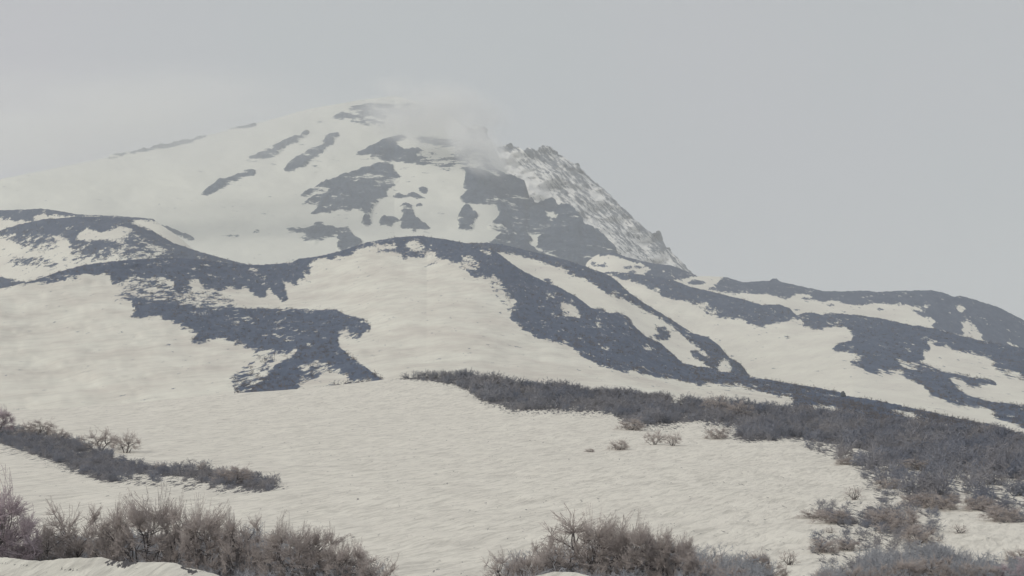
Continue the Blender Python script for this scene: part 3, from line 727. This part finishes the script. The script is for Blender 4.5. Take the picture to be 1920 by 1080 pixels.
# ------------------------------------------------------------------ bare trees and shrubs
bark = simple_mat('bark', (0.09, 0.08, 0.082), (0.24, 0.22, 0.215), 9)
twig = simple_mat('twigs', (0.40, 0.355, 0.345), (0.58, 0.52, 0.49), 4)
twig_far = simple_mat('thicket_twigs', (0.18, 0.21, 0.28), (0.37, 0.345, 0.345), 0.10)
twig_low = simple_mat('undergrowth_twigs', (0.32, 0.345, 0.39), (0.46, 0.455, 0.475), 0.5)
twig_red = simple_mat('reddish_twigs', (0.44, 0.37, 0.40), (0.58, 0.50, 0.53), 4)


def prisms(P0, P1, R0, R1):
    """three-sided tapered bars -> vertices, quads"""
    P0 = np.array(P0, float); P1 = np.array(P1, float); R0 = np.array(R0, float); R1 = np.array(R1, float)
    d = P1 - P0; L = np.linalg.norm(d, axis=1, keepdims=True); L[L == 0] = 1; d = d / L
    ref = np.where(np.abs(d[:, 2:3]) > 0.9, np.array([[1.0, 0, 0]]), np.array([[0, 0, 1.0]]))
    a = np.cross(d, ref); a /= np.linalg.norm(a, axis=1, keepdims=True); b = np.cross(d, a)
    vs = []
    for P, R in ((P0, R0), (P1, R1)):
        for k in range(3):
            t = 2 * math.pi * k / 3
            vs.append(P + R[:, None] * (math.cos(t) * a + math.sin(t) * b))
    V = np.stack(vs, 1).reshape(-1, 3)
    base = (np.arange(len(P0)) * 6)[:, None]
    q = np.array([[0, 1, 4, 3], [1, 2, 5, 4], [2, 0, 3, 5]])
    Q = (base[:, None, :] + q[None]).reshape(-1, 4)
    return V, Q


def grow(seed, stems=8, subs=50, tips=1000, fine=6, wide=1.0, flat=0.0, lean=0.0, lobes=0.30, r0=0.017, low=0.0, tw=0.045, rt=0.0022, inner=0.72):
    """a bare multi-stemmed birch about 1 high and 1 wide: forks reach for points spread through a lobed dome"""
    G = np.random.default_rng(seed)
    ph = G.uniform(0, 6.28, 6)

    def dome(n, k0, k1):
        az = G.uniform(0, 2 * math.pi, n)
        el = np.arcsin(G.uniform(low, 1.0, n))
        rr = G.uniform(k0 ** 2, k1 ** 2, n) ** 0.5
        lb = 1 + lobes * (0.45 * np.sin(3 * az + ph[0] + 2 * el) + 0.35 * np.sin(5 * az + ph[1] - 4 * el) + 0.25 * np.sin(9 * el + ph[2] + 4 * az)) - lobes * 0.4
        rr = rr * lb
        ch = np.cos(el) ** 0.62; sh_ = np.sign(np.sin(el)) * np.abs(np.sin(el)) ** 0.72      # fuller shoulders than a ball
        return np.stack([rr * ch * np.cos(az) * 0.5 * wide + lean * rr * sh_, rr * ch * np.sin(az) * 0.5 * wide, rr * sh_ * (1 - flat)], 1)

    def path(A, B, ra, rb, n, bend, out, upb=0.25):
        A = np.asarray(A); B = np.asarray(B)
        L = np.linalg.norm(B - A, axis=1, keepdims=True)
        M = (A + B) / 2 + G.normal(0, bend, A.shape) * L
        M[:, 2] -= upb * 0.3 * L[:, 0]
        p = A
        for i in range(1, n + 1):
            t = i / n
            q = (1 - t) ** 2 * A + 2 * t * (1 - t) * M + t * t * B
            if i < n: q = q + G.normal(0, bend * 0.25, q.shape) * L
            out.append((p, q, ra + (rb - ra) * (i - 1) / n, ra + (rb - ra) * t)); p = q

    def near(P, Qs):
        d = ((P[:, None, :] - Qs[None]) ** 2).sum(-1) + G.uniform(0, 0.01, (len(P), len(Qs)))
        return d.argmin(1)

    thick, thin = [], []
    S = dome(stems, 0.38, 0.55); base = np.column_stack([G.normal(0, .03, stems), G.normal(0, .03, stems), np.full(stems, -0.05)])
    path(base, S, np.full(stems, r0), np.full(stems, r0 * .62), 5, 0.07, thick)
    U = dome(subs, 0.5, 0.82); iu = near(U * 0.8, S)
    path(S[iu], U, np.full(subs, r0 * .5), np.full(subs, r0 * .28), 4, 0.08, thick)
    T = dome(tips, inner, 1.0); it = near(T * 0.9, U)
    path(U[it], T, np.full(tips, r0 * .22), np.full(tips, rt), 3, 0.10, thin)
    k = tips * fine
    st = np.repeat(T, fine, 0); pr = np.repeat(U[it], fine, 0)
    f = G.uniform(0, 0.8, (k, 1)); st = st * (1 - f) + pr * f
    d = st - pr; d = d / np.maximum(np.linalg.norm(d, axis=1, keepdims=True), 1e-4) * 0.7 + G.normal(0, 0.75, (k, 3)); d[:, 2] += 0.1
    d /= np.linalg.norm(d, axis=1, keepdims=True)
    e = st + d * G.uniform(0.5, 1.3, (k, 1)) * tw
    thin.append((st, e, np.full(k, rt), np.full(k, rt * 0.6)))
    cat = lambda ls: [np.concatenate([np.broadcast_to(l[i], (len(l[0]), 3)) if i < 2 else l[i] for l in ls]) for i in range(4)]
    return cat(thick), cat(thin)


def tree_meshes(seed, **kw):
    out = []
    parts = grow(seed, **kw)
    e = parts[1][1]
    sc = np.array([0.5 / np.percentile(np.abs(e[:, 0] - np.median(e[:, 0])), 98.5)] * 2 + [1 / np.percentile(e[:, 2], 99.7)])
    for part, nm in zip(parts, ('trunk', 'crown')):
        part = [part[0] * sc, part[1] * sc, part[2], part[3]]
        V, Q = prisms(*part)
        out.append(np_mesh(nm, V, Q, [bark if nm == 'trunk' else twig], False))
    return out


KIT = {
    'dome': tree_meshes(11, lobes=0.2, tips=1300, fine=7, tw=0.034, inner=0.78),
    'round': tree_meshes(12, stems=6, lobes=0.32, low=0.10, tips=1200, fine=7, tw=0.034, inner=0.78),
    'fan': tree_meshes(13, stems=13, subs=60, tips=480, fine=5, lobes=0.25, low=-0.05, inner=0.78, r0=0.019, rt=0.0024),
    'lean': tree_meshes(14, lean=-0.35, lobes=0.4, tips=800, inner=0.7),
    'low': tree_meshes(15, stems=10, subs=40, tips=420, fine=5, lobes=0.5, low=-0.05, r0=0.015, tw=0.09, rt=0.0034),
    'spiky': tree_meshes(16, stems=14, subs=30, tips=60, fine=3, lobes=0.5, low=0.0, tw=0.12, r0=0.022, rt=0.006, inner=0.8),
    'thin': tree_meshes(17, stems=3, subs=14, tips=130, fine=4, low=0.3, lobes=0.5, r0=0.02, rt=0.005, tw=0.09),
    'airy': tree_meshes(18, stems=7, subs=30, tips=260, fine=4, lobes=0.35, low=0.1, r0=0.02, rt=0.004, tw=0.07, inner=0.75),
}


def ground_pt(x, y):
    Y = float(YA(x, y)); X, Yy, Z = ray(x, y, Y)
    return float(X), Y, float(Z + hA(X, Yy))


def bare(kit, x, y, w, h, label, group, name='bare_tree', cat='tree', rot=None, red=False):
    """w, h: width and height in photo pixels at its distance"""
    X, Y, Z = ground_pt(x, y)
    s = Y / F
    e = bpy.data.objects.new(name, None); C.objects.link(e)
    e.empty_display_size = 0.3
    e.location = (X, Y, Z - 0.05)
    e.scale = (w * s, w * s * 0.9, h * s)
    if rot is not None: e.rotation_euler = (0, 0, rot)
    tag(e, label, cat, group)
    for me in KIT[kit]:
        nm = me.name.split('.')[0]
        if red and nm == 'crown':
            me = RED.setdefault(kit, me.copy()); me.materials[0] = twig_red
        c = bpy.data.objects.new(nm, me); C.objects.link(c); c.parent = e
    return e


RED = {}
GL = 'bare trees of the lower left clump'
bare('dome', -30, 1088, 172, 185, 'reddish bare tree cut by the left frame edge, taller than its neighbours', GL, red=True)
bare('round', 28, 1082, 103, 122, 'reddish bare tree second from the left frame edge, sloping down to the right', GL, red=True)
bare('low', 62, 1072, 103, 80, 'low bare tree with two dark leaning stems beside a snow gap at the left edge', GL, rot=0.4)
bare('round', 98, 1078, 103, 98, 'short bare tree in the dip left of the leaning pale crowns', GL, rot=1.0)
bare('lean', 165, 1074, 144, 132, 'open bare tree whose crown leans left over the snow in the lower left', GL)
bare('round', 205, 1080, 98, 138, 'narrow bare tree right behind the left-leaning one', GL, rot=2.0)
bare('dome', 268, 1080, 144, 155, 'tallest rounded bare tree in the middle of the lower left clump', GL, rot=0.7)
bare('round', 345, 1082, 92, 146, 'tall narrow bare tree just right of the gap beside the tallest crown', GL, rot=3.0)
bare('dome', 392, 1086, 115, 140, 'full bare crown fourth from the right end step of the lower left clump', GL, rot=4.0)
bare('round', 445, 1090, 103, 128, 'bare tree on the falling line left of the notch in the lower left clump', GL, rot=5.0)
bare('low', 490, 1094, 92, 105, 'short bare tree standing in the notch of the lower left clump', GL, rot=1.4)
bare('dome', 545, 1100, 126, 122, 'domed bare tree just right of the notch in the lower left clump', GL, rot=2.6)
bare('round', 600, 1100, 109, 108, 'bare tree with pale gaps on the right shoulder of the lower left clump', GL, rot=0.2)
bare('dome', 650, 1104, 103, 90, 'second last bare tree at the right tail of the lower left clump', GL, rot=5.5)
bare('low', 703, 1108, 98, 72, 'last and lowest bare tree at the right tail of the lower left clump', GL, rot=3.3)

GC = 'bare trees of the bottom centre clump'
bare('fan', 945, 1112, 90, 80, 'leftmost bare shrub of the bottom centre clump, fanning to the left', GC, rot=0.5)
bare('dome', 990, 1110, 80, 76, 'low bare tree second from the left in the bottom centre clump', GC, rot=1.5)
bare('round', 1030, 1100, 80, 90, 'bare tree forming the step left of the largest fan-shaped one', GC, rot=2.2)
bare('fan', 1098, 1092, 210, 136, 'largest fan-shaped bare tree with long spreading branches at the bottom centre', GC, rot=0.0)
bare('dome', 1130, 1098, 110, 134, 'bare crown directly right behind the largest fan-shaped tree', GC, rot=3.6)
bare('dome', 1180, 1098, 125, 124, 'dark dense crown in the middle of the bottom centre clump', GC, rot=1.1)
bare('round', 1225, 1098, 100, 112, 'bare tree with white gaps between its stems right of the dense middle crown', GC, rot=4.4)
bare('dome', 1262, 1100, 105, 104, 'lower bare crown on the right shoulder of the bottom centre clump', GC, rot=2.9)
bare('low', 1310, 1104, 100, 78, 'low bare tree where the bottom centre clump falls to the right', GC, rot=5.1)
bare('low', 1365, 1112, 90, 62, 'rightmost low bare shrub of the bottom centre clump', GC, rot=0.9)
bare('thin', 1345, 1074, 30, 48, 'thin upright sapling right of the bottom centre clump', GC)
bare('thin', 1386, 1078, 32, 45, 'second thin sapling, right of the first one at the bottom', GC, rot=2.0)
bare('dome', 1422, 1086, 60, 55, 'small round bare bush right of the two thin saplings', GC, rot=1.2)
bare('spiky', 1478, 1058, 50, 30, 'spiky dark bush above the bottom edge right of the saplings', GC)
bare('low', 1455, 1090, 70, 40, 'straggly bush below the spiky dark bush at the bottom edge', GC, rot=2.4)

GR = 'bushes scattered on the right snow slope'
sh = lambda k, x, y, w, h, lab, **kw: bare(k, x, y, w, h, lab, GR, 'bare_shrub', 'shrub', **kw)
sh('spiky', 1600, 938, 48, 27, 'isolated spiky bush with splayed stems on open snow at the right')
sh('low', 1530, 972, 70, 20, 'faint flat twigs at the left end of the small dark bush')
sh('low', 1565, 982, 85, 30, 'dark flat bush left of the large tangled bush on the right snow')
sh('low', 1650, 985, 90, 36, 'dark left half of the large tangled bush on the right snow', rot=1.0)
sh('low', 1690, 1000, 105, 52, 'tallest part of the large tangled bush on the right snow', rot=2.0)
sh('low', 1722, 1018, 80, 40, 'lower right end of the large tangled bush on the right snow', rot=3.0)
sh('low', 1720, 950, 85, 30, 'dark bush above the large tangled one at the right', rot=0.5)
sh('low', 1765, 955, 90, 34, 'bush with pale twigs between two dark ones at the right', rot=1.5)
sh('low', 1835, 958, 75, 32, 'dark bush close to the right frame edge below the long thicket', rot=2.5)
sh('low', 1880, 980, 90, 36, 'twiggy bush reaching the right frame edge below the thicket', rot=3.5)
sh('spiky', 1800, 1002, 45, 20, 'small lone bush on bare snow between the tangled bush and right edge', rot=1.2)
sh('low', 1548, 1034, 70, 32, 'sparse bush left above the bottom right thicket', rot=4.0)
sh('low', 1590, 1030, 60, 26, 'sparse bush next to the one left above the bottom right thicket', rot=5.0)
sh('low', 1905, 1050, 60, 28, 'twigs at the right frame edge above the bottom right thicket', rot=0.8)
sh('spiky', 1555, 1000, 34, 13, 'tiny twiggy tuft just below the dark flat bush', rot=0.3)
sh('spiky', 1648, 905, 40, 14, 'small tuft of twigs above the isolated spiky bush to its right', rot=0.6)
sh('low', 1585, 872, 50, 16, 'small pale tuft below the left end of the right-hand thicket', rot=0.6)
sh('low', 1720, 882, 80, 24, 'bush at the lower fringe of the right-hand thicket', rot=4.1)
sh('low', 1670, 915, 60, 22, 'sparse bush in the snow below the fringe of the right-hand thicket', rot=2.1)

GB = 'bare trees along the bottom right edge'
for i, (x, w, h, lab) in enumerate([
        (1548, 60, 40, 'first low bare tree at the left end of the bottom right thicket'),
        (1600, 70, 46, 'low bare tree just right of the left end of the bottom right thicket'),
        (1655, 75, 54, 'bare tree where the bottom right thicket begins to rise'),
        (1705, 75, 60, 'bare tree left of the highest part of the bottom right thicket'),
        (1755, 80, 64, 'highest bare tree of the bottom right thicket'),
        (1805, 70, 58, 'bare tree right of the highest part of the bottom right thicket'),
        (1850, 60, 46, 'bare tree in the dip of the bottom right thicket'),
        (1895, 70, 46, 'reddish bare tree near the bottom right corner'),
        (1945, 80, 70, 'reddish bare tree cut by the bottom right corner')]):
    bare(['dome', 'round', 'low'][i % 3], x, 1102, w, h, lab, GB, rot=i * 1.3, red=i > 6)

GM = 'lone shrubs on the open middle snow'
sm = lambda k, x, y, w, h, lab, **kw: bare(k, x, y, w, h, lab, GM, 'bare_shrub', 'shrub', **kw)
sm('airy', 190, 845, 75, 44, 'left half of the wide airy bush above the left thicket')
sm('airy', 237, 848, 70, 42, 'right half of the wide airy bush above the left thicket', rot=2.0)
sm('low', 1162, 842, 44, 22, 'compact dark bush on the snow below the middle thicket')
sm('low', 1106, 846, 22, 8, 'tiny dark tuft left of the compact dark bush')
sm('airy', 1228, 833, 46, 30, 'light open bush with spreading stems right of the compact dark bush')
sm('airy', 1262, 835, 40, 28, 'light open bush right beside the other spreading one', rot=1.0)
sm('dome', -5, 812, 60, 46, 'reddish bush cut by the left frame edge above the left thicket', red=True)
sm('low', 72, 815, 80, 30, 'low bush rising over the left part of the left thicket')
sm('airy', 112, 826, 40, 24, 'small bush in the left thicket right of the low rising one')
sm('thin', 300, 880, 26, 18, 'tiny sapling on the upper edge of the left thicket')
sm('thin', 378, 884, 26, 24, 'tallest tiny sapling on the upper edge near the right of the left thicket', rot=1.0)
sm('low', 440, 905, 90, 36, 'rounded bush at the right bulge of the left thicket')
sm('airy', 1340, 775, 60, 38, 'bare bush crown poking above the middle thicket', rot=1.0)
sm('airy', 1385, 782, 60, 34, 'second bare bush crown right of the one poking above the middle thicket', rot=2.0)
sm('low', 1185, 806, 60, 24, 'twiggy bush at the lower edge where the middle thicket thickens')
sm('low', 1345, 822, 60, 24, 'pale bush in the snow bay below the middle thicket', rot=1.6)


# ---- thickets: dense masses of stems that nobody could count
BUSH = []
for sd in (31, 32, 33, 34, 35):
    tk, tn = grow(sd, stems=6, subs=14, tips=55, fine=4, lobes=0.5, r0=0.02, rt=0.006, tw=0.13, inner=0.5)
    BUSH.append(tuple(np.concatenate([tk[i], tn[i]]) for i in range(4)))


def thicket(name, label, boxes, n, hm, rk, img, thr, seed=1, mat=None):
    """boxes: photo-pixel regions; stems spring from dark ground of the near slope inside them. hm = height range (m)"""
    R = np.random.default_rng(seed)
    xs, ys = [], []
    area = np.array([(b[2] - b[0]) * (b[3] - b[1]) for b in boxes], float); area /= area.sum()
    for b, a in zip(boxes, area):
        m = int(n * a * 4)
        x = R.uniform(b[0], b[2], m); y = R.uniform(b[1], b[3], m)
        y = np.maximum(y, crestA(x) + 1)
        c = sample(img, x, y)
        ok = c + R.uniform(-0.25, 0.25, m) > thr
        xs.append(x[ok][:int(n * a * 1.6)]); ys.append(y[ok][:int(n * a * 1.6)])
    x = np.concatenate(xs); y = np.concatenate(ys)
    Y = YA(x, y); X, Yy, Z = ray(x, y, Y); Z = Z + hA(X, Y)
    m = len(x)
    H = R.uniform(hm[0], hm[1], m) * (0.75 + 0.9 * (fbm(x / 38, y / 25, 3) + 0.35))
    W = H * R.uniform(0.9, 1.7, m)
    an = R.uniform(0, 2 * math.pi, m); kind = R.integers(0, len(BUSH), m)
    A0, A1, B0, B1 = [], [], [], []
    for ki, (p0, p1, q0, q1) in enumerate(BUSH):
        j = np.where(kind == ki)[0]
        ca, sa = np.cos(an[j])[:, None], np.sin(an[j])[:, None]
        for src, dst in ((p0, A0), (p1, A1)):
            px = (src[None, :, 0] * ca - src[None, :, 1] * sa) * W[j][:, None] + X[j][:, None]
            py = (src[None, :, 0] * sa + src[None, :, 1] * ca) * W[j][:, None] + Y[j][:, None]
            pz = src[None, :, 2] * H[j][:, None] + Z[j][:, None]
            dst.append(np.stack([px, py, pz], -1).reshape(-1, 3))
        B0.append((q0[None, :] * H[j][:, None] * rk).ravel()); B1.append((q1[None, :] * H[j][:, None] * rk).ravel())
    V, Q = prisms(np.concatenate(A0), np.concatenate(A1), np.concatenate(B0), np.concatenate(B1))
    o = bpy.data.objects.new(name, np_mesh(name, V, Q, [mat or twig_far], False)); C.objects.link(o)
    tag(o, label, 'thicket', None, 'stuff')
    return o


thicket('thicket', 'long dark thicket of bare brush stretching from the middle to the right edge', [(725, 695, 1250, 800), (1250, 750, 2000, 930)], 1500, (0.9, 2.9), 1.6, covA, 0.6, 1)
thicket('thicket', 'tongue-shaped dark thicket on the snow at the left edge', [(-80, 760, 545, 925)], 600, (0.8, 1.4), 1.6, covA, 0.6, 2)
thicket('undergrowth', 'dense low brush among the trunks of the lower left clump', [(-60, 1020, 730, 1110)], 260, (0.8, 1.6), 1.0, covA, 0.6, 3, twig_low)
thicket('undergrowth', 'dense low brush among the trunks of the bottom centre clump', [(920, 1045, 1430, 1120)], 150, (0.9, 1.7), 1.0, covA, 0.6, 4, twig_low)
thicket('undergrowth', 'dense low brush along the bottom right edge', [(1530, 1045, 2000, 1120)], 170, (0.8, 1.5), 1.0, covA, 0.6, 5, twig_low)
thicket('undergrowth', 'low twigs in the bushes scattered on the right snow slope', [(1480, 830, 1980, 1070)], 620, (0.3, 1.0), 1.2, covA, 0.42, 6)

# low scrub on the dark ground of the hills: every sprig is real, so the edges of the dark patches fray
def sprig(seed):
    tk, tn = grow(seed, stems=4, subs=7, tips=10, fine=1, lobes=0.5, r0=0.05, rt=0.03, tw=0.2, inner=0.5)
    return tuple(np.concatenate([tk[i][::2] if i < 2 else tk[i][::2], tn[i]]) for i in range(4))


def scrub_cover(sheet_name, label, n, hm, lo, seed, mat):
    R = np.random.default_rng(seed)
    PX, PY, PZ, CV = [a.ravel() for a in SH[sheet_name]]
    w = np.clip((CV - lo) / 0.25, 0, 1) * (PX > -0.42 * PY) * (PX < 0.42 * PY)
    w = w * (0.25 + np.clip(2.2 * (fbm(PX / hm[1] / 9, PY / hm[1] / 22, 3) + 0.25), 0, 1))
    j = R.choice(len(PX), n, p=w / w.sum())
    X = PX[j] + R.normal(0, 0.3, n); Y = PY[j]; Z = PZ[j] - 0.1
    H = R.uniform(hm[0], hm[1], n); W = H * R.uniform(0.9, 2.0, n); an = R.uniform(0, 6.28, n); kd = R.integers(0, 3, n)
    A0, A1, B0, B1 = [], [], [], []
    for ki in range(3):
        p0, p1, q0, q1 = SPRIG[ki]; jj = np.where(kd == ki)[0]
        ca, sa = np.cos(an[jj])[:, None], np.sin(an[jj])[:, None]
        for src, dst in ((p0, A0), (p1, A1)):
            dst.append(np.stack([(src[None, :, 0] * ca - src[None, :, 1] * sa) * W[jj][:, None] + X[jj][:, None],
                                 (src[None, :, 0] * sa + src[None, :, 1] * ca) * W[jj][:, None] + Y[jj][:, None],
                                 src[None, :, 2] * H[jj][:, None] + Z[jj][:, None]], -1).reshape(-1, 3))
        B0.append((q0[None, :] * H[jj][:, None]).ravel()); B1.append((q1[None, :] * H[jj][:, None]).ravel())
    V, Q = prisms(np.concatenate(A0), np.concatenate(A1), np.concatenate(B0), np.concatenate(B1))
    o = bpy.data.objects.new('scrub', np_mesh('scrub', V, Q, [mat], False)); C.objects.link(o)
    tag(o, label, 'scrub', None, 'stuff')


SPRIG = [sprig(k) for k in (41, 42, 43)]
scrub_m = simple_mat('scrub_twigs', (0.085, 0.095, 0.125), (0.25, 0.215, 0.20), 0.06)
scrub_cover('middle_hill', 'low dark scrub covering the bare ground of the middle hill', 7000, (0.8, 2.2), 0.22, 51, scrub_m)
scrub_cover('scrub_ridge', 'low dark scrub on the narrow ridge behind the middle hill', 1200, (1.0, 2.4), 0.25, 52, scrub_m)
scrub_cover('right_slope', 'low dark scrub on the bands crossing the right snow slope', 3500, (1.0, 2.8), 0.25, 53, scrub_m)
scrub_cover('left_hill', 'patchy low scrub on the rounded left hill', 1500, (1.2, 3.0), 0.25, 54, scrub_m)

# ------------------------------------------------------------------ haze and the mist on the summit
def box(name, lo, hi):
    x0, y0, z0 = lo; x1, y1, z1 = hi
    V = np.array([(x0, y0, z0), (x1, y0, z0), (x1, y1, z0), (x0, y1, z0), (x0, y0, z1), (x1, y0, z1), (x1, y1, z1), (x0, y1, z1)])
    Q = np.array([(0, 3, 2, 1), (4, 5, 6, 7), (0, 1, 5, 4), (1, 2, 6, 5), (2, 3, 7, 6), (3, 0, 4, 7)])
    o = bpy.data.objects.new(name, np_mesh(name, V, Q, [], False)); C.objects.link(o)
    return o


hz = box('haze', (-7000, -700, -10.5), (7000, 9500, 1120))
hm_ = bpy.data.materials.new('haze_air'); hm_.use_nodes = True
nt = hm_.node_tree; nt.nodes.clear()
out = nt.nodes.new('ShaderNodeOutputMaterial'); pv = nt.nodes.new('ShaderNodeVolumePrincipled')
pv.inputs['Color'].default_value = (0.95, 0.975, 1.0, 1)
pv.inputs['Density'].default_value = HAZE_DENSITY
nt.links.new(pv.outputs[0], out.inputs['Volume'])
hz.data.materials.append(hm_)
tag(hz, 'pale even haze in the air before the mountain', 'haze', None, 'stuff')


def mist(name, x, y, Y, wpx, hpx, dep, dens, label, nscale, tilt=0.0):
    """soft drifting cloud hanging in the air at distance Y"""
    X, Yy, Z = ray(x, y, Y)
    bm = bmesh.new(); bmesh.ops.create_icosphere(bm, subdivisions=3, radius=1.0)
    me = bpy.data.meshes.new(name); bm.to_mesh(me); bm.free()
    o = bpy.data.objects.new(name, me); C.objects.link(o)
    o.location = (float(X), float(Yy), float(Z)); o.scale = (wpx * Y / F / 2, dep / 2, hpx * Y / F / 2)
    o.rotation_euler = (0, tilt, 0)
    m = bpy.data.materials.new('mist_air'); m.use_nodes = True; nt = m.node_tree; nt.nodes.clear(); L = nt.links.new
    out = nt.nodes.new('ShaderNodeOutputMaterial'); pv = nt.nodes.new('ShaderNodeVolumePrincipled')
    pv.inputs['Color'].default_value = (0.995, 0.998, 1.0, 1)
    tc = nt.nodes.new('ShaderNodeTexCoord')
    ln = N(nt, 'ShaderNodeVectorMath', operation='LENGTH'); L(tc.outputs['Object'], ln.inputs[0])
    fall = N(nt, 'ShaderNodeMapRange', interpolation_type='SMOOTHSTEP'); fall.inputs[1].default_value = 1.0; fall.inputs[2].default_value = 0.25
    L(ln.outputs['Value'], fall.inputs[0])
    nz = N(nt, 'ShaderNodeTexNoise', Scale=nscale, Detail=3.0, Roughness=0.55); L(tc.outputs['Object'], nz.inputs['Vector'])
    st = N(nt, 'ShaderNodeMapRange'); st.inputs[1].default_value = 0.38; st.inputs[2].default_value = 0.70; L(nz.outputs[0], st.inputs[0])
    m1 = N(nt, 'ShaderNodeMath', operation='MULTIPLY'); L(fall.outputs[0], m1.inputs[0]); L(st.outputs[0], m1.inputs[1])
    m2 = N(nt, 'ShaderNodeMath', operation='MULTIPLY'); m2.inputs[1].default_value = dens; L(m1.outputs[0], m2.inputs[0])
    L(m2.outputs[0], pv.inputs['Density']); L(pv.outputs[0], out.inputs['Volume'])
    me.materials.append(m)
    tag(o, label, 'mist', None, 'stuff')
    return o


mist('mist', 806, 212, 3950, 360, 150, 480, 0.022, 'drifting mist hiding the summit dome', 1.9, 0.12)
mist('mist', 892, 272, 3750, 190, 105, 320, 0.034, 'thin mist blowing over the saddle beside the rocky ridge', 1.9, 0.75)
mist('mist', 210, 225, 3500, 1200, 270, 500, 0.0090, 'thin veil of mist fading the upper left slope into the sky', 1.2)
